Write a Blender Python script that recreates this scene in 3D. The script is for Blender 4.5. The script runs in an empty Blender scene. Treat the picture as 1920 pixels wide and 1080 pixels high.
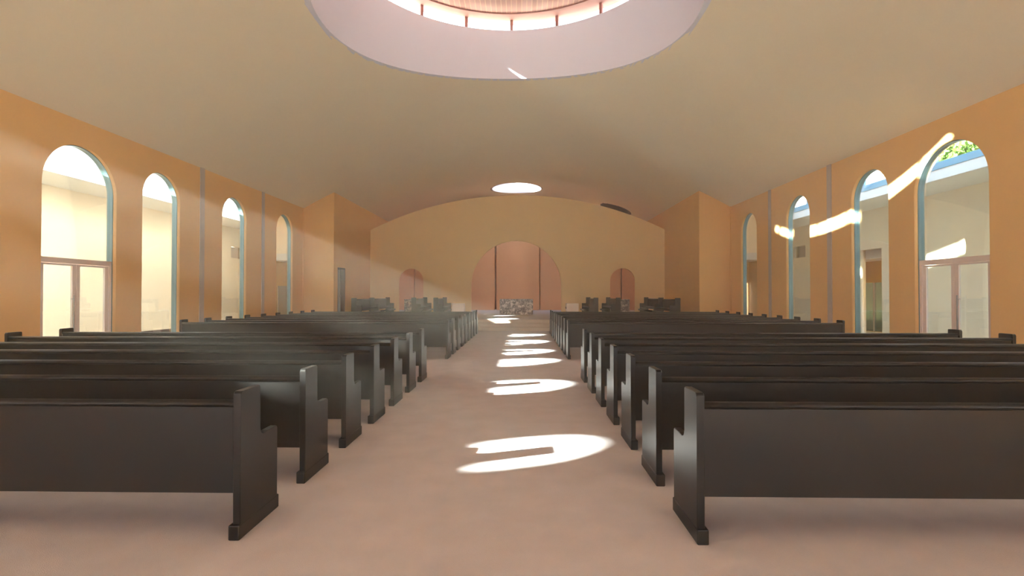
import bpy, bmesh, math, random
from mathutils import Vector, Matrix
random.seed(7)
scene = bpy.context.scene
COL = scene.collection
PI = math.pi

# ------------------------------------------------------------------ materials
def srgb(r, g, b):
    def c(v):
        v /= 255.0
        return v / 12.92 if v <= 0.04045 else ((v + 0.055) / 1.055) ** 2.4
    return (c(r), c(g), c(b), 1.0)

def mat(name, col, rough=0.6, spec=0.5, metal=0.0, noise=0.0, nscale=8.0, bump=0.0, bscale=60.0, col2=None):
    m = bpy.data.materials.new(name); m.use_nodes = True
    nt = m.node_tree; n = nt.nodes; l = nt.links
    b = n['Principled BSDF']
    b.inputs['Base Color'].default_value = col
    b.inputs['Roughness'].default_value = rough
    b.inputs['Specular IOR Level'].default_value = spec
    b.inputs['Metallic'].default_value = metal
    tc = n.new('ShaderNodeTexCoord')
    if noise > 0 or col2:
        nz = n.new('ShaderNodeTexNoise'); nz.inputs['Scale'].default_value = nscale
        nz.inputs['Detail'].default_value = 4
        l.new(tc.outputs['Object'], nz.inputs['Vector'])
        rp = n.new('ShaderNodeValToRGB')
        rp.color_ramp.elements[0].position = 0.3; rp.color_ramp.elements[1].position = 0.7
        c2 = col2 or tuple(x * (1 - noise) for x in col[:3]) + (1,)
        rp.color_ramp.elements[0].color = c2; rp.color_ramp.elements[1].color = col
        l.new(nz.outputs['Fac'], rp.inputs['Fac']); l.new(rp.outputs['Color'], b.inputs['Base Color'])
    if bump > 0:
        nb = n.new('ShaderNodeTexNoise'); nb.inputs['Scale'].default_value = bscale; nb.inputs['Detail'].default_value = 3
        l.new(tc.outputs['Object'], nb.inputs['Vector'])
        bp = n.new('ShaderNodeBump'); bp.inputs['Strength'].default_value = bump; bp.inputs['Distance'].default_value = 0.01
        l.new(nb.outputs['Fac'], bp.inputs['Height']); l.new(bp.outputs['Normal'], b.inputs['Normal'])
    return m

M = {}
M['wall'] = mat('peach_plaster', srgb(228, 184, 124), 0.75, 0.25, noise=0.03, nscale=1.2, bump=0.03, bscale=90)
M['outer'] = mat('cream_plaster', srgb(250, 232, 210), 0.8, 0.2, noise=0.02, nscale=1.5)
M['ceiling'] = mat('ceiling_plaster', srgb(232, 222, 199), 0.85, 0.15, noise=0.02, nscale=0.8)
M['screen'] = mat('sand_plaster', srgb(238, 208, 155), 0.75, 0.2, noise=0.03, nscale=1.0, bump=0.02)
M['apse'] = mat('salmon_plaster', srgb(232, 178, 134), 0.75, 0.2, noise=0.03, nscale=1.0)
M['drum'] = mat('drum_plaster', srgb(212, 214, 226), 0.8, 0.2, noise=0.02, nscale=1)
M['carpet'] = mat('rose_carpet', srgb(194, 187, 191), 0.95, 0.1, noise=0.10, nscale=3.0, bump=0.35, bscale=220)
M['step'] = mat('step_carpet', srgb(200, 188, 176), 0.95, 0.1, noise=0.05, nscale=4, bump=0.2, bscale=200)
M['pew'] = mat('dark_stained_wood', srgb(11, 8, 8), 0.40, 0.34, noise=0.15, nscale=4.0)
M['pier'] = mat('grey_painted_steel', srgb(190, 176, 168), 0.6, 0.3)
M['teal'] = mat('blue_green_frame', srgb(104, 132, 138), 0.3, 0.5)
M['doorframe'] = mat('pinkish_grey_aluminium', srgb(226, 210, 204), 0.5, 0.4)
M['metal'] = mat('brushed_steel', srgb(150, 150, 155), 0.3, 0.5, metal=0.8)
M['white'] = mat('white_paint', srgb(236, 232, 228), 0.6, 0.3)
M['fascia'] = mat('pale_blue_grey_fascia', srgb(226, 224, 228), 0.6, 0.3)
M['steelblue'] = mat('blue_rafter_paint', srgb(110, 158, 190), 0.4, 0.4)
M['tile'] = mat('beige_floor_tile', srgb(226, 216, 198), 0.5, 0.4, noise=0.06, nscale=3)
M['brown'] = mat('brown_wood_and_shade', srgb(72, 46, 44), 0.6, 0.4)
M['greyglassdoor'] = mat('grey_door_panel', srgb(168, 162, 156), 0.5, 0.4)
M['whitebox'] = mat('warm_white_lacquer', srgb(226, 212, 202), 0.5, 0.3)
M['ochre'] = mat('ochre_wall', srgb(206, 164, 84), 0.8, 0.2)
M['exterior'] = mat('neutral_bounce_render', srgb(206, 198, 188), 0.85, 0.15)  # made-up neutral grey for unseen outer wall faces, tames yellow bounce light
M['concrete'] = mat('pale_concrete', srgb(205, 198, 186), 0.9, 0.1, noise=0.08, nscale=0.5)
M['bark'] = mat('tree_bark', srgb(96, 78, 60), 0.9, 0.1, noise=0.3, nscale=12)
M['leaf'] = mat('tree_leaf', srgb(84, 116, 48), 0.6, 0.3, noise=0.35, nscale=2.5)
M['roofout'] = mat('roof_membrane', srgb(170, 168, 165), 0.9, 0.1)

def marble():
    m = mat('grey_veined_marble', srgb(170, 160, 156), 0.3, 0.5)
    nt = m.node_tree; n = nt.nodes; l = nt.links; b = n['Principled BSDF']
    tc = n.new('ShaderNodeTexCoord'); nz = n.new('ShaderNodeTexNoise')
    nz.inputs['Scale'].default_value = 6; nz.inputs['Detail'].default_value = 9; nz.inputs['Roughness'].default_value = 0.72
    nz.inputs['Distortion'].default_value = 0.9
    l.new(tc.outputs['Object'], nz.inputs['Vector'])
    r = n.new('ShaderNodeValToRGB'); e = r.color_ramp.elements
    e[0].position = 0.42; e[0].color = srgb(70, 64, 66); e[1].position = 0.60; e[1].color = srgb(206, 194, 186)
    x = e.new(0.5); x.color = srgb(128, 116, 112)
    l.new(nz.outputs['Fac'], r.inputs['Fac']); l.new(r.outputs['Color'], b.inputs['Base Color'])
    return m
M['marble'] = marble()

def slat_mat():
    m = mat('pink_cedar_slats', srgb(214, 160, 138), 0.6, 0.3)
    nt = m.node_tree; n = nt.nodes; l = nt.links; b = n['Principled BSDF']
    tc = n.new('ShaderNodeTexCoord'); sp = n.new('ShaderNodeSeparateXYZ'); l.new(tc.outputs['Object'], sp.inputs[0])
    mu = n.new('ShaderNodeMath'); mu.operation = 'MULTIPLY'; mu.inputs[1].default_value = 1 / 0.16; l.new(sp.outputs['X'], mu.inputs[0])
    fr = n.new('ShaderNodeMath'); fr.operation = 'FRACT'; l.new(mu.outputs[0], fr.inputs[0])
    fl = n.new('ShaderNodeMath'); fl.operation = 'FLOOR'; l.new(mu.outputs[0], fl.inputs[0])
    wn = n.new('ShaderNodeTexWhiteNoise'); wn.noise_dimensions = '1D'; l.new(fl.outputs[0], wn.inputs['W'])
    lt = n.new('ShaderNodeMath'); lt.operation = 'LESS_THAN'; lt.inputs[1].default_value = 0.12; l.new(fr.outputs[0], lt.inputs[0])
    m1 = n.new('ShaderNodeMixRGB'); l.new(wn.outputs['Value'], m1.inputs['Fac'])
    m1.inputs[1].default_value = srgb(176, 120, 110); m1.inputs[2].default_value = srgb(192, 138, 128)
    m2 = n.new('ShaderNodeMixRGB'); l.new(lt.outputs[0], m2.inputs['Fac']); l.new(m1.outputs[0], m2.inputs[1])
    m2.inputs[2].default_value = srgb(212, 164, 136)
    l.new(m2.outputs[0], b.inputs['Base Color'])
    return m
M['slats'] = slat_mat()

def glass(name, tint, gl=0.06):
    m = bpy.data.materials.new(name); m.use_nodes = True
    nt = m.node_tree; n = nt.nodes; l = nt.links; n.clear()
    o = n.new('ShaderNodeOutputMaterial'); t = n.new('ShaderNodeBsdfTransparent'); t.inputs[0].default_value = tint
    g = n.new('ShaderNodeBsdfGlossy'); g.inputs['Roughness'].default_value = 0.02
    x = n.new('ShaderNodeMixShader'); lw = n.new('ShaderNodeLayerWeight'); lw.inputs[0].default_value = 0.25
    mp = n.new('ShaderNodeMath'); mp.operation = 'MULTIPLY_ADD'; mp.inputs[1].default_value = 0.35; mp.inputs[2].default_value = gl * 0.5
    l.new(lw.outputs['Fresnel'], mp.inputs[0]); l.new(mp.outputs[0], x.inputs[0])
    l.new(t.outputs[0], x.inputs[1]); l.new(g.outputs[0], x.inputs[2]); l.new(x.outputs[0], o.inputs[0])
    return m
M['glass'] = glass('window_glass', (0.935, 0.985, 0.945, 1), 0.04)
M['roofglass'] = glass('roof_glass', (0.985, 0.985, 0.985, 1), 0.02)

# ------------------------------------------------------------------ helpers
def new_obj(name, me, m, parent=None):
    o = bpy.data.objects.new(name, me); COL.objects.link(o)
    if m is not None and not me.materials: me.materials.append(m)
    if parent is not None: o.parent = parent
    return o

def from_bm(name, bm, m, parent=None, smooth=False):
    bmesh.ops.recalc_face_normals(bm, faces=bm.faces)
    me = bpy.data.meshes.new(name); bm.to_mesh(me); bm.free()
    if smooth:
        for p in me.polygons: p.use_smooth = True
    return new_obj(name, me, m, parent)

def add_box(bm, x0, x1, y0, y1, z0, z1, bevel=0.0, seg=2):
    r = bmesh.ops.create_cube(bm, size=1.0)
    vs = r['verts']
    for v in vs:
        v.co = Vector((x0 + (v.co.x + .5) * (x1 - x0), y0 + (v.co.y + .5) * (y1 - y0), z0 + (v.co.z + .5) * (z1 - z0)))
    if bevel > 0:
        es = list({e for v in vs for e in v.link_edges})
        bmesh.ops.bevel(bm, geom=es, offset=bevel, segments=seg, affect='EDGES', profile=0.5)

def box(name, m, x0, x1, y0, y1, z0, z1, parent=None, bevel=0.0):
    bm = bmesh.new(); add_box(bm, x0, x1, y0, y1, z0, z1, bevel)
    return from_bm(name, bm, m, parent)

def add_prism(bm, pts, axis, a, b):
    """pts: 2D polygon; axis 'x': pts=(y,z) extruded x a..b ; 'y': pts=(x,z)"""
    def P(p, t):
        return (t, p[0], p[1]) if axis == 'x' else ((p[0], t, p[1]) if axis == 'y' else (p[0], p[1], t))
    A = [bm.verts.new(P(p, a)) for p in pts]; B = [bm.verts.new(P(p, b)) for p in pts]
    n = len(pts)
    bm.faces.new(A); bm.faces.new(B[::-1])
    for i in range(n): bm.faces.new((A[i], B[i], B[(i + 1) % n], A[(i + 1) % n]))

def slab2d(name, m, outer, holes, plane, t0, t1, parent=None):
    """solid plate with holes. plane 'yz' -> thickness in x from t0 to t1; 'xz' -> thickness in y"""
    cu = bpy.data.curves.new(name, 'CURVE'); cu.dimensions = '2D'; cu.fill_mode = 'BOTH'
    cu.extrude = abs(t1 - t0) / 2
    for poly in [outer] + holes:
        s = cu.splines.new('POLY'); s.points.add(len(poly) - 1)
        for i, p in enumerate(poly): s.points[i].co = (p[0], p[1], 0, 1)
        s.use_cyclic_u = True
    tmp = bpy.data.objects.new('tmp', cu); COL.objects.link(tmp)
    dg = bpy.context.evaluated_depsgraph_get(); dg.update()
    me = bpy.data.meshes.new_from_object(tmp.evaluated_get(dg))
    bpy.data.objects.remove(tmp); bpy.data.curves.remove(cu)
    c = (t0 + t1) / 2
    for v in me.vertices:
        a, b, d = v.co
        v.co = (c + d, a, b) if plane == 'yz' else ((a, c + d, b) if plane == 'xz' else (a, b, c + d))
    bm = bmesh.new(); bm.from_mesh(me); bmesh.ops.remove_doubles(bm, verts=bm.verts, dist=1e-5)
    bmesh.ops.recalc_face_normals(bm, faces=bm.faces); bm.to_mesh(me); bm.free()
    me.name = name; me.materials.clear()
    return new_obj(name, me, m, parent)

def arch(c, w, z0, ztop, n=32):
    r = w / 2; zs = ztop - r
    pts = [(c - r, z0), (c + r, z0)]
    for i in range(n + 1):
        a = PI * i / n
        pts.append((c + r * math.cos(a), zs + r * math.sin(a)))
    return pts

def rect(a0, a1, b0, b1): return [(a0, b0), (a1, b0), (a1, b1), (a0, b1)]

def st(o, label=None):
    o['kind'] = 'structure'
    if label: o['label'] = label
    return o

def tag(o, label, cat, group=None):
    o['label'] = label; o['category'] = cat
    if group: o['group'] = group
    return o

def empty(name, loc=(0, 0, 0), rz=0.0):
    o = bpy.data.objects.new(name, None); COL.objects.link(o); o.location = loc; o.rotation_euler = (0, 0, rz)
    o.empty_display_size = 0.2
    return o

# ------------------------------------------------------------------ dimensions (metres, nave axis x = 0)
XW = 10.43      # nave wall inner face
XS = 8.93       # chancel side wall inner face
TW = 0.25       # nave wall thickness
XO = 13.53      # corridor outer wall inner face
XC = 12.00      # inner edge of corridor soffit
YB = -7.0       # rear
YT = 25.0       # transverse return walls
YSC = 31.05     # screen wall
YE = 38.0       # end wall
R_V = 20.8; Z_AP = 8.6
def zv(x): return Z_AP - R_V + math.sqrt(R_V ** 2 - x * x)
ZD = 0.45       # dais

# windows: centre, width, has door
WINS = [(12.30, 2.12, True), (15.08, 1.60, False), (18.95, 1.62, False), (23.00, 1.60, False),
        (9.52, 1.60, False), (7.45, 1.44, False), (4.31, 1.60, False), (0.76, 1.02, False)]
ZT = 5.18

# ------------------------------------------------------------------ floor, dais
st(box('floor', M['carpet'], -XW, XW, YB, YT + 0.2, -0.2, 0.0), 'dusty rose carpet running down the aisle and under the pews')
for s, nm in ((-1, 'left'), (1, 'right')):
    a, b = sorted((s * (XW + 0.001), s * (XO + 0.3)))
    st(box('floor_corridor_' + nm, M['tile'], a, b, YB, 31.2, -0.2, -0.001), 'pale tiled corridor floor beyond the %s windows' % nm)
bm = bmesh.new()
prof = [(21.8, 0.0), (21.8, 0.15), (22.12, 0.15), (22.12, 0.30), (22.44, 0.30), (22.44, 0.449), (22.9, 0.449), (22.9, 0.0)]
add_prism(bm, prof, 'x', -XS + 0.02, XS - 0.02)
st(from_bm('floor_chancel_steps', bm, M['step']), 'three low carpeted steps across the chancel front')
bm = bmesh.new()
add_box(bm, -XS + 0.02, XS - 0.02, 22.47, YE - 0.02, 0.0, ZD)
st(from_bm('floor_chancel', bm, M['carpet']), 'raised rose carpeted chancel floor behind the steps')

# ------------------------------------------------------------------ nave walls
for s, nm in ((-1, 'left'), (1, 'right')):
    t0, t1 = (-XW - TW, -XW) if s < 0 else (XW, XW + TW)
    holes = [arch(c, w, 0.02, ZT) for c, w, d in WINS]
    wo = st(slab2d('wall_' + nm, M['wall'], rect(YB, 31.0, -0.1, zv(XW) + 0.35), holes, 'yz', t0, t1),
       'peach plaster nave wall with arched windows, %s side' % nm)
    wo.data.materials.append(M['exterior'])
    for p in wo.data.polygons:
        if abs(p.normal.x) > 0.9 and abs(p.center.x) > XW + TW - 0.01: p.material_index = 1
    # return wall facing the camera (solid block behind)
    a, b = sorted((s * XS, s * (XW - 0.0005)))
    bm = bmesh.new()
    xs = [a + (b - a) * i / 8 for i in range(9)]
    pts = [(a, -0.1), (b, -0.1)] + [(x, zv(x) + 0.12) for x in xs[::-1]]
    add_prism(bm, pts, 'y', YT, YT + 0.3)
    st(from_bm('wall_return_' + nm, bm, M['wall']), 'peach return wall beside the chancel, %s side' % nm)
    # chancel side wall
    t0, t1 = (-XS - 0.35, -XS) if s < 0 else (XS, XS + 0.35)
    holes = [rect(25.52, 26.6, ZD, 2.92)] if s < 0 else []
    st(slab2d('wall_chancel_' + nm, M['wall'], rect(YT + 0.3, YE + 0.3, -0.1, zv(XS) + 0.12), holes, 'yz', t0, t1),
       'peach chancel side wall running back to the curved screen, %s side' % nm)
# doorway in the left chancel wall
d = empty('door_3', (-XS - 0.2, 26.06, ZD)); st(d, 'narrow doorway with dark brown lining in left chancel wall')
def loc_box(name, m, par, x0, x1, y0, y1, z0, z1, bevel=0):
    o = box(name, m, x0, x1, y0, y1, z0, z1, par, bevel)
    return o
loc_box('door_frame', M['brown'], d, -0.30, 0.21, 0.48, 0.535, 0, 2.46)
loc_box('door_frame', M['brown'], d, -0.30, 0.21, -0.535, -0.50, 0, 2.46)
loc_box('door_head', M['brown'], d, -0.30, 0.21, -0.50, 0.48, 2.40, 2.465)
loc_box('door_leaf', M['greyglassdoor'], d, -0.06, -0.01, -0.50, 0.48, 0.01, 2.40)
h = loc_box('door_handle', M['metal'], d, -0.01, 0.04, 0.36, 0.40, 0.95, 1.07, 0.008)

# pilaster strips
for s, nm in ((-1, 'left'), (1, 'right')):
    for y, wd in ((16.98, 0.24), (21.03, 0.22), (24.93, 0.06)):
        a, b = sorted((s * XW, s * (XW - 0.02)))
        o = box('trim_1', M['pier'] if wd > .1 else M['wall'], a, b, y - wd / 2, y + wd / 2, 0, zv(XW) + 0.02)
        st(o, 'grey vertical steel strip on the %s nave wall' % nm)

# ------------------------------------------------------------------ arched windows
wi = 0
def make_window(s, c, w, door, idx):
    root = empty('window_%d' % idx, (s * XW, c, 0)); st(root, 'tall arched window in %s nave wall' % ('left' if s < 0 else 'right'))
    # lining (blue green) from 0.08 deep to outer face
    def ring(w_out, w_in, d0, d1, name, m, z0=0.02):
        bm = bmesh.new(); n = 40
        def outline(ww):
            r = ww / 2; zs = ZT - w / 2
            p = [(-r, z0)] + [(-r * math.cos(PI * i / n), zs + r * math.sin(PI * i / n)) for i in range(n + 1)] + [(r, z0)]
            return p
        A = outline(w_out); B = outline(w_in)
        va = []; 
        for dd in (d0, d1):
            va.append([[bm.verts.new((s * dd, p[0], p[1])) for p in A], [bm.verts.new((s * dd, p[0], p[1])) for p in B]])
        k = len(A)
        for i in range(k - 1):
            for q in (0, 1):
                bm.faces.new((va[q][0][i], va[q][0][i + 1], va[q][1][i + 1], va[q][1][i]))
            for q in (0, 1):
                bm.faces.new((va[0][q][i], va[0][q][i + 1], va[1][q][i + 1], va[1][q][i]))
        for i in (0, k - 1):
            bm.faces.new((va[0][0][i], va[0][1][i], va[1][1][i], va[1][0][i]))
        return from_bm(name, bm, m, root)
    ring(w - 0.0002, w - 0.04, 0.09, TW - 0.002, 'frame', M['teal'])
    zb = 2.42 if door else 0.05
    pts = [(p[0], p[1]) for p in arch(0, w - 0.042, zb, ZT - 0.021)]
    bm = bmesh.new(); add_prism(bm, pts, 'x', s * 0.15, s * 0.158); from_bm('pane', bm, M['glass'], root)
    if not door:
        box('sill', M['brown'], *sorted((s * 0.09, s * 0.24)), -w / 2 + .021, w / 2 - .021, 0.02, 0.05, root)
    return root
def make_door(s, c, w, idx):
    root = empty('door_%d' % idx, (s * XW, c, 0)); st(root, 'glazed double door under the arched window in %s nave wall' % ('left' if s < 0 else 'right'))
    x0, x1 = sorted((s * 0.10, s * 0.20)); r = w / 2 - 0.022
    box('transom', M['doorframe'], x0, x1, -r, r, 2.29, 2.415, root)
    for sy in (-1, 1):
        a, b = sorted((sy * r, sy * (r - 0.07)))
        box('jamb', M['doorframe'], x0, x1, a, b, 0.02, 2.288, root)
    xm0, xm1 = sorted((s * 0.13, s * 0.18))
    for sy in (-1, 1):
        lf = bmesh.new()
        a, b = sorted((sy * 0.004, sy * (r - 0.075)))
        add_box(lf, xm0, xm1, a, a + 0.10, 0.03, 2.28); add_box(lf, xm0, xm1, b - 0.10, b, 0.03, 2.28)
        add_box(lf, xm0, xm1, a + .1, b - .1, 0.03, 0.25); add_box(lf, xm0, xm1, a + .1, b - .1, 2.24, 2.28)
        leaf = from_bm('door_leaf', lf, M['doorframe'], root)
        g = box('pane', M['glass'], *sorted((s * 0.151, s * 0.158)), a + 0.1, b - 0.1, 0.25, 2.24, leaf)
    hb = bmesh.new()
    xh = s * 0.06
    bmesh.ops.create_cone(hb, cap_ends=True, segments=12, radius1=0.014, radius2=0.014, depth=0.9, matrix=Matrix.Translation((xh, -0.14, 1.08)))
    for zz in (0.72, 1.44): add_box(hb, *sorted((xh, s * 0.135)), -0.148, -0.132, zz - .008, zz + .008)
    from_bm('handle', hb, M['metal'], root)
    return root
wi = 1; di = 1
for s in (-1, 1):
    for c, w, dr in WINS:
        make_window(s, c, w, dr, wi); wi += 1
        if dr: make_door(s, c, w, di); di += 1

# ------------------------------------------------------------------ ceiling vault with oculi
OC = (0.0, 12.18, 4.48); OC2 = (-0.03, 33.9, 1.62); OC3 = (6.75, 35.4, 0.95)
def vault():
    cu_out = []
    def circ(c, n=96): return [(c[0] + c[2] * math.cos(2 * PI * i / n), c[1] + c[2] * math.sin(2 * PI * i / n)) for i in range(n)]
    bm = bmesh.new()
    # grid sheet, fine in x; holes by triangulated 2D fill in strips along x
    # build with a 2D curve fill then bisect along x and lift
    cu = bpy.data.curves.new('v', 'CURVE'); cu.dimensions = '2D'; cu.fill_mode = 'BOTH'; cu.extrude = 0
    for poly in [rect(-XW - 0.2, XW + 0.2, YB - 0.2, YE + 0.3), circ((OC[0], OC[1], OC[2] + 0.03), 160), circ((OC2[0], OC2[1], OC2[2] + 0.03)), circ((OC3[0], OC3[1], OC3[2] + 0.03))]:
        s = cu.splines.new('POLY'); s.points.add(len(poly) - 1)
        for i, p in enumerate(poly): s.points[i].co = (p[0], p[1], 0, 1)
        s.use_cyclic_u = True
    tmp = bpy.data.objects.new('tmp', cu); COL.objects.link(tmp)
    dg = bpy.context.evaluated_depsgraph_get(); dg.update()
    me = bpy.data.meshes.new_from_object(tmp.evaluated_get(dg)); bpy.data.objects.remove(tmp)
    bm.from_mesh(me); bmesh.ops.remove_doubles(bm, verts=bm.verts, dist=1e-5)
    N = 84
    for i in range(1, N):
        x = -XW - 0.2 + (2 * XW + 0.4) * i / N
        bmesh.ops.bisect_plane(bm, geom=bm.verts[:] + bm.edges[:] + bm.faces[:], plane_co=(x, 0, 0), plane_no=(1, 0, 0), dist=1e-6)
    for v in bm.verts: v.co.z = zv(v.co.x)
    # thicken upwards
    up = bmesh.ops.extrude_face_region(bm, geom=bm.faces[:])
    for g in up['geom']:
        if isinstance(g, bmesh.types.BMVert): g.co.z += 0.25
    bmesh.ops.recalc_face_normals(bm, faces=bm.faces)
    me2 = bpy.data.meshes.new('ceiling'); bm.to_mesh(me2); bm.free()
    # smooth shading of the soffit: custom normals via smooth + sharp by angle
    for p in me2.polygons: p.use_smooth = True
    try: me2.set_sharp_from_angle(angle=math.radians(30))
    except Exception: pass
    o = new_obj('ceiling', me2, M['ceiling'])
    return o
st(vault(), 'shallow barrel vaulted plaster ceiling')

def tube(name, m, c, r, z0f, z1, thick=0.15, n=128, parent=None):
    """open cylinder; bottom follows the vault (z0f(x))"""
    bm = bmesh.new(); R = []
    for rr in (r, r + thick):
        lo = []; hi = []
        for i in range(n):
            a = 2 * PI * i / n; x = c[0] + rr * math.cos(a); y = c[1] + rr * math.sin(a)
            lo.append(bm.verts.new((x, y, z0f(x)))); hi.append(bm.verts.new((x, y, z1)))
        R.append((lo, hi))
    for i in range(n):
        j = (i + 1) % n
        bm.faces.new((R[0][0][i], R[0][0][j], R[0][1][j], R[0][1][i]))
        bm.faces.new((R[1][0][i], R[1][1][i], R[1][1][j], R[1][0][j]))
        bm.faces.new((R[0][1][i], R[0][1][j], R[1][1][j], R[1][1][i]))
        bm.faces.new((R[0][0][i], R[1][0][i], R[1][0][j], R[0][0][j]))
    o = from_bm(name, bm, m, parent)
    for p in o.data.polygons: p.use_smooth = True
    try: o.data.set_sharp_from_angle(angle=math.radians(40))
    except Exception: pass
    return o
def disc(name, m, c, r, z, t=0.1, n=96, parent=None, ri=None):
    bm = bmesh.new()
    cyl = [(c[0] + r * math.cos(2 * PI * i / n), c[1] + r * math.sin(2 * PI * i / n)) for i in range(n)]
    if ri is None:
        add_prism(bm, cyl, 'z', z, z + t)
    else:
        inn = [(c[0] + ri * math.cos(2 * PI * i / n), c[1] + ri * math.sin(2 * PI * i / n)) for i in range(n)]
        V = [[bm.verts.new((p[0], p[1], zz)) for p in L] for L in (cyl, inn) for zz in (z, z + t)]
        for i in range(n):
            j = (i + 1) % n
            bm.faces.new((V[0][i], V[0][j], V[2][j], V[2][i])); bm.faces.new((V[1][i], V[3][i], V[3][j], V[1][j]))
            bm.faces.new((V[0][i], V[1][i], V[1][j], V[0][j])); bm.faces.new((V[2][i], V[2][j], V[3][j], V[3][i]))
    return from_bm(name, bm, m, parent)

ZS = 10.2; ZG = 10.54
st(tube('ceiling_drum', M['drum'], OC, OC[2], lambda x: zv(x) + 0.0, ZS), 'round plaster drum of the large rooflight')
lan = empty('window_17', (OC[0], OC[1], ZS)); st(lan, 'ring of clerestory glass around the round rooflight')
M['pinkframe'] = mat('pale_pink_frame', srgb(158, 108, 102), 0.7, 0.2)
NM = 19
for k in range(NM):
    a = PI / 2 + 2 * PI * k / NM
    bm = bmesh.new(); rr = OC[2] + 0.05
    add_box(bm, -0.045, 0.045, -0.045, 0.045, 0.0, ZG - ZS)
    bmesh.ops.rotate(bm, verts=bm.verts, cent=(0, 0, 0), matrix=Matrix.Rotation(a - PI / 2, 3, 'Z'))
    bmesh.ops.translate(bm, verts=bm.verts, vec=(rr * math.cos(a), rr * math.sin(a), 0))
    from_bm('mullion', bm, M['pinkframe'], lan)
bm = bmesh.new()
n = NM * 6
for k in range(NM):
    for q in range(6):
        a0 = PI / 2 + 2 * PI * (k + q / 6) / NM; a1 = PI / 2 + 2 * PI * (k + (q + 1) / 6) / NM; rr = OC[2] + 0.05
        f = [bm.verts.new((rr * math.cos(a), rr * math.sin(a), z)) for a, z in ((a0, 0), (a1, 0), (a1, ZG - ZS), (a0, ZG - ZS))]
        bm.faces.new(f)
bmesh.ops.remove_doubles(bm, verts=bm.verts, dist=1e-4)
from_bm('pane', bm, M['glass'], lan)
st(disc('ceiling_lantern_ring', M['pinkframe'], OC, OC[2] + 0.35, ZG, 0.12, ri=OC[2] - 0.34), 'pale pink soffit ring of the rooflight')
st(disc('ceiling_lantern', M['slats'], OC, OC[2] - 0.30, ZG + 0.03, 0.12), 'pink timber boarded lid of the large round rooflight')
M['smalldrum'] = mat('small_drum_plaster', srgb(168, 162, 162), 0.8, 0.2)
st(tube('ceiling_drum_small', M['smalldrum'], OC2, OC2[2], lambda x: zv(x), 9.7, n=64), 'white drum of the small round rooflight behind the screen')
st(disc('window_18', M['roofglass'], OC2, OC2[2] + 0.12, 9.71, 0.02, 64), 'glass lid of the small round rooflight')
st(tube('ceiling_recess', M['brown'], OC3, OC3[2], lambda x: zv(x), 8.6, n=64), 'round ceiling recess at right behind the screen, coloured dark for shade')  # dark brown colour stands in for the unlit inside of the recess
st(disc('ceiling_recess_lid', M['brown'], OC3, OC3[2] + .1, 8.6, 0.05, 64), 'lid of the round ceiling recess, coloured dark for shade')

# ------------------------------------------------------------------ screen wall with arches and apse behind
RS = 20.0; ZSC = 7.58
def zscr(x): return ZSC - RS + math.sqrt(RS * RS - x * x)
xs = [XS - 2 * XS * i / 60 for i in range(61)]
outer = [(-XS, ZD - 0.05), (XS, ZD - 0.05)] + [(x, zscr(x)) for x in xs]
holes = [arch(-0.03, 5.46, ZD, 4.80, 64), arch(-6.43, 1.5, ZD, 3.12, 40), arch(6.40, 1.5, ZD, 3.12, 40)]
st(slab2d('wall_screen', M['screen'], outer, holes, 'xz', YSC, YSC + 0.12), 'freestanding curved top screen wall with three arches')
# end wall and apse panels
bm = bmesh.new()
pts = [(-XS, ZD - 0.1), (XS, ZD - 0.1)] + [(x, zv(x) + 0.1) for x in xs]
add_prism(bm, pts, 'y', YE, YE + 0.3)
st(from_bm('wall_end', bm, M['apse']), 'salmon end wall behind the screen')
def curved_panel(name, x0, x1, y_edge, bulge, z1, n=24, depth=0.3):
    bm = bmesh.new(); F = []
    for i in range(n + 1):
        t = i / n; x = x0 + (x1 - x0) * t; y = y_edge - bulge * math.sin(PI * t)
        F.append((x, y))
    poly = F + [(x1, y_edge + depth), (x0, y_edge + depth)]
    add_prism(bm, poly, 'z', ZD, z1)
    return from_bm(name, bm, M['apse'])
st(curved_panel('wall_apse', -1.47, 1.52, 35.9, 0.35, 7.9), 'salmon bowed apse panel behind the altar')
for s in (-1, 1):
    a, b = sorted((s * 7.34, s * 8.9)); st(box('wall_apse_outer', M['apse'], a, b, 36.1, 36.4, ZD, 7.0), 'salmon wall panel seen through the small side arch')
    a, b = sorted((s * 1.60, s * 7.24))
    st(box('wall_apse_side', M['apse'], a, b, 36.1, 36.4, ZD, 7.0), 'salmon wall seen through the side of the big arch')

# rear wall (behind the camera): glazed
st(slab2d('wall_rear', M['wall'], rect(-XO - 0.3, XO + 0.3, -0.1, 5.78),
          [rect(-13.2, -10.9, 0.1, 4.6)] + [arch(x, 2.2, 0.1, 4.2) for x in (-7.5, -2.8, 2.8, 7.5)] + [rect(10.9, 13.2, 0.1, 4.6)],
          'xz', YB - 0.3, YB), 'rear wall with tall glazing')
bm = bmesh.new()
pts = [(-XW, 5.78), (XW, 5.78)] + [(XW - 2 * XW * i / 60, zv(XW - 2 * XW * i / 60) + 0.1) for i in range(61)]
add_prism(bm, pts, 'y', YB - 0.3, YB)
st(from_bm('wall_rear_gable', bm, M['wall']), 'plaster gable of the rear wall')
w = st(box('window_19', M['roofglass'], -9.9, 9.85, YB - 0.16, YB - 0.15, 0.1, 5.2), 'glazing of the rear wall')

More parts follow.
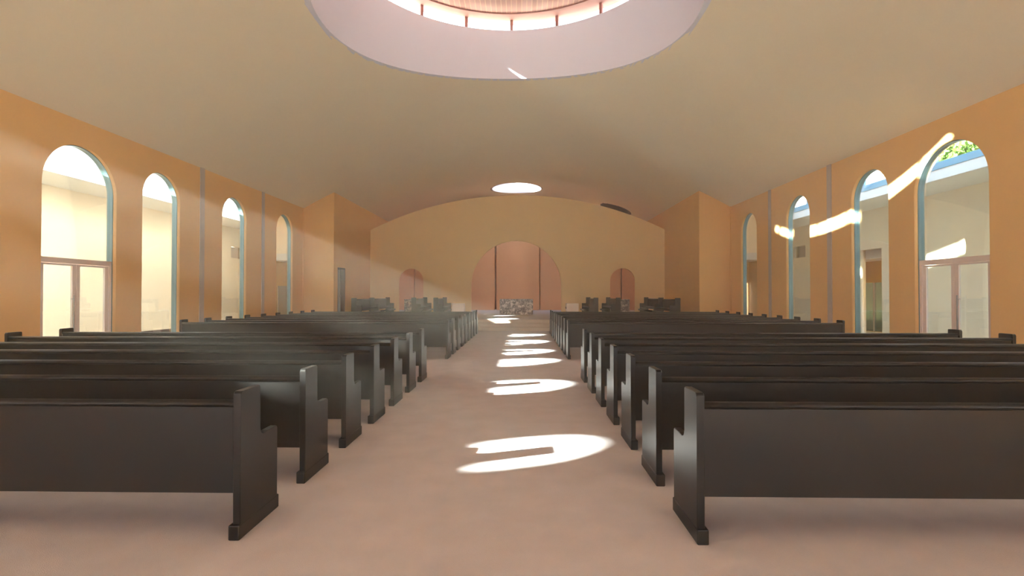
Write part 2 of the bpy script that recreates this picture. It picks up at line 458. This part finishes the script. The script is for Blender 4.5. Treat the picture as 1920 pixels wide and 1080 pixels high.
# ------------------------------------------------------------------ corridors
def corridor(s, nm):
    def X(a): return s * a
    t0, t1 = sorted((s * XO, s * (XO + 0.25)))
    holes = [rect(24.1, 25.15, 3.30, 3.86)]
    if s > 0: holes.append(rect(19.05, 20.30, 0.02, 3.27))
    st(slab2d('wall_corridor_' + nm, M['outer'], rect(YB, 31.2, -0.1, 4.75), holes, 'yz', t0, t1), 'cream corridor wall beyond the %s windows' % nm)
    # slot backing
    a, b = sorted((s * (XO + 0.25), s * (XO + 0.35)))
    st(box('wall_slot_' + nm, M['pier'], a, b, 24.0, 25.25, 3.2, 3.96))
    a, b = sorted((s * XO, s * (XO - 0.02)))
    if s < 0:
        st(box('baseboard_' + nm, M['brown'], a, b, YB, 30.9, 0, 0.2), 'brown baseboard of the left corridor')
    # soffit/roof slab along outer wall
    a, b = sorted((s * XC, s * (XO + 0.35)))
    st(box('ceiling_corridor_' + nm, M['white'], a, b, YB, 25.2, 4.75, 4.98), 'white soffit along the %s corridor' % nm)
    a, b = sorted((s * (XC - 0.06), s * XC))
    st(box('trim_fascia_' + nm, M['fascia'], a, b, YB, 25.2, 4.75, 5.04), 'pale fascia under the %s glass roof' % nm)
    # glass roof: blue frame beams
    a, b = sorted((s * (XC - 0.08), s * (XC + 0.10)))
    st(box('trim_beam_' + nm, M['steelblue'], a, b, YB, 25.2, 5.04, 5.235), 'blue steel edge beam of the %s glass roof' % nm)
    y = YB + 0.6; k = 0
    root = empty('window_%d' % (20 if s < 0 else 21), (0, 0, 0)); st(root, 'glass roof of the %s corridor' % nm)
    ps = sorted((s * (XW + TW + 0.001), s * (XC + 0.08)))
    while y < 22:
        add = box('rafter', M['steelblue'], ps[0], ps[1], y - 0.035, y + 0.035, 5.62, 5.68, root); y += 2.4
    for y in (-0.24, 0.07, 3.05, 3.93, 6.26, 9.08, 9.95, 11.93, 14.6, 17.62, 17.78, 21.0):  # posts set by their finger shadows; a few added only to trim sun patches
        a, b = sorted((s * (XC - 0.07), s * (XC - 0.01)))
        box('shadow_post', M['steelblue'], a, b, y - 0.08, y + 0.08, 5.235, 5.47, root)
    box('pane', M['roofglass'], ps[0], ps[1], YB, 22.2, 5.69, 5.70, root)
    st(box('ceiling_corridor_solid_' + nm, M['outer'], ps[0], ps[1], 22.2, 25.2, 5.69, 5.85), 'solid cream roof over the far end of the %s corridor' % nm)
    c0, c1 = sorted((s * (XC - 0.06), s * (XC + 0.08)))
    st(box('wall_curb_' + nm, M['outer'], c0, c1, 22.2, 25.2, 5.236, 5.688), 'closed curb beside the solid roof')
    e0, e1 = sorted((s * (XW + TW + 0.001), s * (XO + 0.25)))
    st(box('ceiling_corridor_tall_' + nm, M['outer'], e0, e1, 25.2, 28.2, 6.12, 6.3), 'higher cream ceiling at the %s corridor end' % nm)
    e0, e1 = sorted((s * XO, s * (XO + 0.25)))
    st(box('wall_corridor_tall_' + nm, M['outer'], e0, e1, 25.2, 28.2, 4.751, 6.119), 'upper cream wall at the %s corridor end' % nm)
    e0, e1 = sorted((s * (XC + 0.08), s * (XO + 0.25)))
    st(box('wall_corridor_step_' + nm, M['outer'], e0, e1, 25.0, 25.19, 4.981, 6.119), 'upper cream wall over the soffit end, %s' % nm)
    # corridor end: high wall over lower ceiling, end wall
    a, b = sorted((s * (XW + TW), s * XO))
    st(box('wall_corridor_header_' + nm, M['outer'], a, b, 28.0, 28.2, 3.8, 6.119))
    st(box('trim_header_' + nm, M['fascia'], a, b, 27.94, 28.25, 3.42, 3.8), 'pale band over the corridor end')
    st(box('ceiling_corridor_end_' + nm, M['white'], a, b, 28.25, 31.0, 3.42, 3.6))
    p0, p1 = sorted((s * (XO - 0.03), s * (XO - 0.0005)))
    st(box('wall_corridor_bay_' + nm, M['wall'], p0, p1, 28.26, 29.95 if s > 0 else 30.95, 0.0, 3.42), 'peach wall bay under the low ceiling at the %s corridor end' % nm)
    if s < 0:
        st(box('wall_corridor_end_' + nm, M['wall'], a, b, 31.0, 31.2, -0.1, 3.6), 'peach wall closing the left corridor')
        dd = empty('door_4', (-XO + 0.03, 29.25, 0)); st(dd, 'pale grey door at the end of the left corridor')
        box('door_leaf', M['greyglassdoor'], 0.002, 0.04, -0.55, 0.55, 0.02, 2.04, dd)
        box('door_handle', M['metal'], 0.04, 0.08, -0.45, -0.33, 0.98, 1.01, dd)
    else:
        st(slab2d('wall_corridor_end_' + nm, M['wall'], rect(a, b, -0.1, 3.6), [rect(13.30, 13.50, 0.3, 2.22)], 'xz', 30.0, 30.2), 'peach wall closing the right corridor')
        st(box('window_22', M['roofglass'], 13.30, 13.50, 30.09, 30.10, 0.3, 2.22), 'slim bright window at the end of the right corridor')
corridor(-1, 'left'); corridor(1, 'right')
# lobby beyond the right corridor opening
st(slab2d('wall_lobby', M['ochre'], rect(17.0, 23.4, -0.1, 3.4), [rect(20.5, 22.7, 0.02, 2.04)], 'yz', 14.9, 15.05), 'ochre lobby wall seen through the right corridor opening')
st(box('wall_lobby_far', M['outer'], XO + 0.25, 14.9, 23.2, 23.4, -0.1, 3.4), 'cream end wall of the lobby')
st(box('ceiling_lobby', M['pier'], XO + 0.25, 15.05, 17.0, 23.4, 2.92, 3.4), 'lowered lobby ceiling'); st(box('floor_lobby', M['tile'], XO + 0.3, 15.05, 17.0, 23.4, -0.2, -0.001), 'pale lobby floor')
dd = empty('door_5', (14.95, 21.6, 0)); st(dd, 'grey green glazed lobby door beyond the right corridor')
M['greenglass'] = glass('green_door_glass', (0.16, 0.17, 0.12, 1), 0.3)
for a_, b_ in ((-1.1, -1.03), (1.03, 1.1), (-0.04, 0.04)):
    box('door_frame', M['doorframe'], 0.0, 0.06, a_, b_, 0.02, 2.04, dd)
box('pane', M['greenglass'], 0.02, 0.03, -1.03, -0.04, 0.02, 2.04, dd); box('pane', M['greenglass'], 0.02, 0.03, 0.04, 1.03, 0.02, 2.04, dd)

# ------------------------------------------------------------------ outside ground, tree, shrub
bm = bmesh.new()
add_box(bm, -90, 90, -90, 110, -0.5, -0.21)
st(from_bm('ground', bm, M['concrete']), 'pale paving outside')

def leaf_cloud(bm, centre, rad, n, size):
    for _ in range(n):
        while True:
            p = Vector((random.uniform(-1, 1), random.uniform(-1, 1), random.uniform(-1, 1)))
            if p.length < 1: break
        p = Vector(centre) + Vector((p.x * rad[0], p.y * rad[1], p.z * rad[2]))
        a = Vector((random.gauss(0, 1), random.gauss(0, 1), random.gauss(0, 1))).normalized()
        b = a.cross(Vector((random.gauss(0, 1), random.gauss(0, 1), random.gauss(0, 1)))).normalized()
        sz = size * random.uniform(0.6, 1.3)
        q = [p - a * sz, p + b * sz * 0.4, p + a * sz, p - b * sz * 0.4]
        bm.faces.new([bm.verts.new(v) for v in q])
def limb(bm, a, b, r0, r1, n=8):
    a = Vector(a); b = Vector(b); d = (b - a); L = d.length
    M4 = Matrix.Translation((a + b) / 2) @ d.to_track_quat('Z', 'Y').to_matrix().to_4x4()
    bmesh.ops.create_cone(bm, cap_ends=True, segments=n, radius1=r0, radius2=r1, depth=L, matrix=M4)
TX, TY = 21.5, 23.5
tr = empty('tree', (TX, TY, -0.2)); tag(tr, 'leafy green tree seen through the glass roof at right', 'tree')
bm = bmesh.new(); limb(bm, (0, 0, 0), (0.1, 0, 3.4), 0.28, 0.2)
tips = []
for i in range(9):
    a = i * 2 * PI / 9 + random.uniform(-.2, .2); e = (2.2 * math.cos(a), 2.2 * math.sin(a), random.uniform(5.2, 8.2)); limb(bm, (0.1, 0, random.uniform(2.6, 3.4)), e, 0.11, 0.03); tips.append(e)
from_bm('trunk', bm, M['bark'], tr)
bm = bmesh.new()
for e in tips: leaf_cloud(bm, (e[0] * 1.1, e[1] * 1.1, e[2] + .3), (1.7, 1.7, 1.3), 1500, 0.16)
leaf_cloud(bm, (0, 0, 8.6), (2.2, 2.2, 1.6), 2500, 0.16)
from_bm('foliage', bm, M['leaf'], tr)
sh = empty('shrub', (13.45, 31.6, -0.2)); tag(sh, 'small green shrub outside the slim window at right', 'shrub')
bm = bmesh.new()
for i in range(7):
    a = i * 0.9; limb(bm, (0, 0, 0), (0.2 * math.cos(a), 0.2 * math.sin(a), 0.9), 0.015, 0.006, 6)
from_bm('stem', bm, M['bark'], sh)
bm = bmesh.new(); leaf_cloud(bm, (0, 0, 0.75), (0.35, 0.35, 0.45), 500, 0.06); from_bm('foliage', bm, M['leaf'], sh)

# ------------------------------------------------------------------ pews
def end_profile():
    p = [(0.012, 0.05), (0.012, 0.912)]
    for i in range(1, 6):
        a = PI - (PI / 2) * i / 6
        p.append((0.012 + 0.022 + 0.022 * math.cos(a), 0.913 + 0.022 * math.sin(a)))
    p += [(0.034, 0.935), (0.245, 0.935), (0.256, 0.925), (0.256, 0.640)]
    for i in range(1, 8):      # concave fillet dipping into the arm
        a = PI + (PI / 2) * i / 8 * 1.25
        p.append((0.256 + 0.045 + 0.045 * math.cos(a), 0.635 + 0.045 * math.sin(a)))
    p += [(0.36, 0.600), (0.485, 0.600), (0.497, 0.590), (0.500, 0.575), (0.500, 0.05)]
    return p
EP = end_profile()
def mesh_of(f):
    bm = bmesh.new(); f(bm); bmesh.ops.recalc_face_normals(bm, faces=bm.faces)
    me = bpy.data.meshes.new('m'); bm.to_mesh(me); bm.free(); return me
PEWM = {}
def pew_meshes(L):
    if L in PEWM: return PEWM[L]
    def endp(x0, x1):
        def f(bm):
            add_prism(bm, EP, 'x', x0, x1)
            bmesh.ops.bevel(bm, geom=[e for e in bm.edges if abs(e.verts[0].co.x - e.verts[1].co.x) < 1e-6], offset=0.004, segments=1, affect='EDGES')
        return f
    def foot(x0, x1):
        return lambda bm: add_box(bm, x0, x1, -0.008, 0.52, 0.0, 0.096, 0.008, 2)
    def back(bm):
        pts = [(0.035, 0.284), (0.058, 0.284), (0.058, 0.84), (0.035, 0.84)]
        add_prism(bm, pts, 'x', 0.05, L - 0.05)
    def rail(bm):
        pts = []
        for i in range(13):
            a = -PI * 0.35 + (PI * 1.7) * i / 12
            pts.append((0.046 - 0.034 * math.sin(a - PI * 0.5) * 0 + 0.032 * math.cos(a), 0.852 + 0.024 * math.sin(a)))
        add_prism(bm, pts, 'x', 0.05, L - 0.05)
    def seat(bm): add_box(bm, 0.05, L - 0.05, 0.06, 0.475, 0.405, 0.445, 0.01, 2)
    PEWM[L] = dict(e0=mesh_of(endp(0.004, 0.053)), e1=mesh_of(endp(L - 0.053, L - 0.004)),
                   f0=mesh_of(foot(0.0, 0.072)), f1=mesh_of(foot(L - 0.072, L)),
                   back=mesh_of(back), rail=mesh_of(rail), seat=mesh_of(seat))
    for p in PEWM[L]['rail'].polygons: p.use_smooth = len(p.vertices) == 4
    return PEWM[L]
def make_pew(x, y, z, rz, L, label, group, kneeler=False):
    r = empty('pew', (x, y, z), rz); tag(r, label, 'pew', group)
    mm = pew_meshes(L)
    new_obj('backrest', mm['back'], M['pew'], r); new_obj('top_rail', mm['rail'], M['pew'], r); new_obj('seat', mm['seat'], M['pew'], r)
    for a, b in (('e0', 'f0'), ('e1', 'f1')):
        e = new_obj('end_panel', mm[a], M['pew'], r); new_obj('foot', mm[b], M['pew'], e)
    if kneeler:
        bm = bmesh.new(); limb(bm, (0.08, 0.56, 0.24), (L - 0.08, 0.56, 0.24), 0.05, 0.05, 16)
        k = from_bm('kneeler', bm, M['pew'], r, True)
        bm = bmesh.new()
        for xx in (0.25, L - 0.25): add_box(bm, xx, xx + 0.05, 0.3, 0.56, 0.20, 0.23); add_box(bm, xx, xx + 0.05, 0.3, 0.34, 0.0, 0.20)
        from_bm('bracket', bm, M['pew'], k)
    return r
LP = 6.54; XA = 1.43
ORD = ['first', 'second', 'third', 'fourth', 'fifth', 'sixth', 'seventh', 'eighth', 'ninth']
for s, nm in ((-1, 'left'), (1, 'right')):
    for i in range(7):
        y = 3.208 + 0.9688 * i; x = -XA - LP if s < 0 else XA
        if i == 0: lb = 'dark wooden pew nearest the camera, %s of the aisle, plain back in full view' % nm
        elif i == 6: lb = 'dark wooden pew %s of the aisle, last of the near block before the cross aisle' % nm
        else: lb = 'dark wooden pew %s of the aisle, %s row of the near block from the camera' % (nm, ORD[i])
        make_pew(x, y, 0, 0, LP, lb, 'pews in the near block, %s of the aisle' % nm)
    for i in range(9):
        y = 12.25 + 0.966 * i
        if i == 0: lb = 'dark wooden pew %s of the aisle, first beyond the cross aisle, back exposed' % nm
        elif i == 8: lb = 'dark wooden pew %s of the aisle, farthest row before the chancel steps' % nm
        else: lb = 'dark wooden pew %s of the aisle, %s row beyond the cross aisle' % (nm, ORD[i])
        make_pew(x, y, 0, 0, LP, lb, 'pews in the far block, %s of the aisle' % nm)
# choir pews, facing the chancel axis
for s, nm in ((-1, 'left'), (1, 'right')):
    rows = [(4.26, 26.35, 29.5, 'innermost choir pew on the %s of the chancel, beside the white box'),
            (5.40, 26.35, 29.5, 'middle choir pew on the %s of the chancel, in front of a marble block'),
            (7.57, 23.5, 26.33, 'outer choir pew on the %s of the chancel, the half nearer the camera'),
            (7.57, 26.37, 29.5, 'outer choir pew on the %s of the chancel, the half nearer the screen wall')]
    for xb, y0, y1, lb in rows:
        L = round(y1 - y0, 3)
        if s < 0: make_pew(-xb, y1, ZD, -PI / 2, L, 'dark ' + lb % nm, 'choir pews on the chancel', True)
        else: make_pew(xb, y0, ZD, PI / 2, L, 'dark ' + lb % nm, 'choir pews on the chancel', True)

# ------------------------------------------------------------------ altar, marble blocks, white boxes
al = empty('altar', (0.02, 27.8, ZD)); tag(al, 'grey veined marble altar block at the centre of the chancel', 'altar')
bm = bmesh.new(); add_box(bm, -0.905, 0.905, 0.0, 0.85, 0.0, 0.80, 0.006, 1); from_bm('base', bm, M['marble'], al)
bm = bmesh.new(); add_box(bm, -0.91, 0.91, -0.005, 0.855, 0.80, 0.845, 0.006, 1); from_bm('table_slab', bm, M['marble'], al)
for s, nm in ((-1, 'left'), (1, 'right')):
    o = empty('pedestal', (s * 6.05, 30.0, ZD)); tag(o, 'grey veined marble pedestal in front of the small %s arch' % nm, 'pedestal', 'marble pedestals by the side arches')
    bm = bmesh.new(); add_box(bm, -0.55, 0.55, 0, 0.5, 0.0, 0.77, 0.006, 1); from_bm('shaft', bm, M['marble'], o)
    bm = bmesh.new(); add_box(bm, -0.555, 0.555, -0.005, 0.505, 0.77, 0.81, 0.006, 1); from_bm('top_slab', bm, M['marble'], o)
    o = empty('box_stand', (s * 2.79 - (0.005 if s < 0 else 0), 24.9, ZD)); tag(o, 'plain white box shaped stand at the %s front of the chancel' % nm, 'stand', 'white stands on the chancel')
    bm = bmesh.new(); add_box(bm, -0.30, 0.30, 0, 0.45, 0.0, 0.66, 0.005, 1); from_bm('body', bm, M['whitebox'], o)
    if s > 0:
        bm = bmesh.new(); add_box(bm, -0.335, -0.30, 0.10, 0.16, 0.40, 0.50, 0.004, 1); from_bm('latch', bm, M['brown'], o)

# ------------------------------------------------------------------ sun, sky, haze
SD = Vector((1.0, 0.393, -0.4387)).normalized()
sl = bpy.data.lights.new('sun', 'SUN'); sl.energy = 84; sl.angle = math.radians(0.9); sl.color = (1.0, 0.99, 0.94)
so = bpy.data.objects.new('sun', sl); COL.objects.link(so); so.rotation_euler = SD.to_track_quat('-Z', 'Y').to_euler()
so.location = (-20, 0, 20)
w = bpy.data.worlds.new('sky'); scene.world = w; w.use_nodes = True
nt = w.node_tree; n = nt.nodes; l = nt.links; n.clear()
out = n.new('ShaderNodeOutputWorld'); bg = n.new('ShaderNodeBackground')
tc = n.new('ShaderNodeTexCoord'); sp = n.new('ShaderNodeSeparateXYZ'); l.new(tc.outputs['Generated'], sp.inputs[0])
rp = n.new('ShaderNodeValToRGB'); l.new(sp.outputs['Z'], rp.inputs['Fac'])
rp.color_ramp.elements[0].color = (1.0, 0.97, 0.93, 1); rp.color_ramp.elements[1].color = (0.55, 0.72, 0.98, 1); rp.color_ramp.elements[1].position = 0.8
l.new(rp.outputs['Color'], bg.inputs['Color']); bg.inputs['Strength'].default_value = 5.0
l.new(bg.outputs[0], out.inputs['Surface'])

HAZE = True
if HAZE:
    hm = bpy.data.materials.new('sunlit_haze'); hm.use_nodes = True; nt = hm.node_tree; nt.nodes.clear()
    o_ = nt.nodes.new('ShaderNodeOutputMaterial'); vs = nt.nodes.new('ShaderNodeVolumeScatter')
    vs.inputs['Color'].default_value = (1, 0.93, 0.85, 1); vs.inputs['Density'].default_value = 0.0052; vs.inputs['Anisotropy'].default_value = 0.1
    nt.links.new(vs.outputs[0], o_.inputs['Volume'])
    bm = bmesh.new()
    for xm, ya, yb in ((XW - 0.07, YB + 0.05, YT - 0.01), (XS - 0.04, YT + 0.002, YSC - 0.03)):
        pts = [(-xm, 0.012 if ya < 0 else ZD + 0.012), (xm, 0.012 if ya < 0 else ZD + 0.012)] + [(xm - 2 * xm * i / 40, zv(xm - 2 * xm * i / 40) - 0.03) for i in range(41)]
        if ya < 0:
            add_prism(bm, pts, 'y', ya, 21.78)
            pts[0] = (-xm, ZD + 0.012); pts[1] = (xm, ZD + 0.012)
            add_prism(bm, pts, 'y', 21.781, yb)
        else: add_prism(bm, pts, 'y', ya, yb)
    hz = from_bm('haze', bm, hm)
    hz['kind'] = 'stuff'; hz['label'] = 'thin sunlit haze hanging in the nave'

# ------------------------------------------------------------------ camera
H = 1.55; yaw = math.atan2(19.5, 960); pit = math.atan2(12, 960)
F = Vector((-math.sin(yaw) * math.cos(pit), math.cos(yaw) * math.cos(pit), math.sin(pit)))
Rv = Vector((math.cos(yaw), math.sin(yaw), 0)); U = Rv.cross(F)
cd = bpy.data.cameras.new('camera'); cd.sensor_width = 36; cd.lens = 18; cd.clip_start = 0.05; cd.clip_end = 400
co = bpy.data.objects.new('camera', cd); COL.objects.link(co)
co.matrix_world = Matrix(((Rv.x, U.x, -F.x, 0.35), (Rv.y, U.y, -F.y, 0), (Rv.z, U.z, -F.z, H), (0, 0, 0, 1)))
scene.camera = co

scene.view_settings.view_transform = 'Standard'; scene.view_settings.look = 'None'
scene.view_settings.exposure = 1.2; scene.view_settings.gamma = 1; scene.view_settings.use_curve_mapping = False
cy = scene.cycles
cy.max_bounces = 12; cy.diffuse_bounces = 8; cy.glossy_bounces = 3; cy.transparent_max_bounces = 16; cy.volume_bounces = 1
cy.caustics_reflective = False; cy.caustics_refractive = False
cy.use_denoising = True
try: cy.denoising_prefilter = 'ACCURATE'
except Exception: pass
cy.sample_clamp_indirect = 6
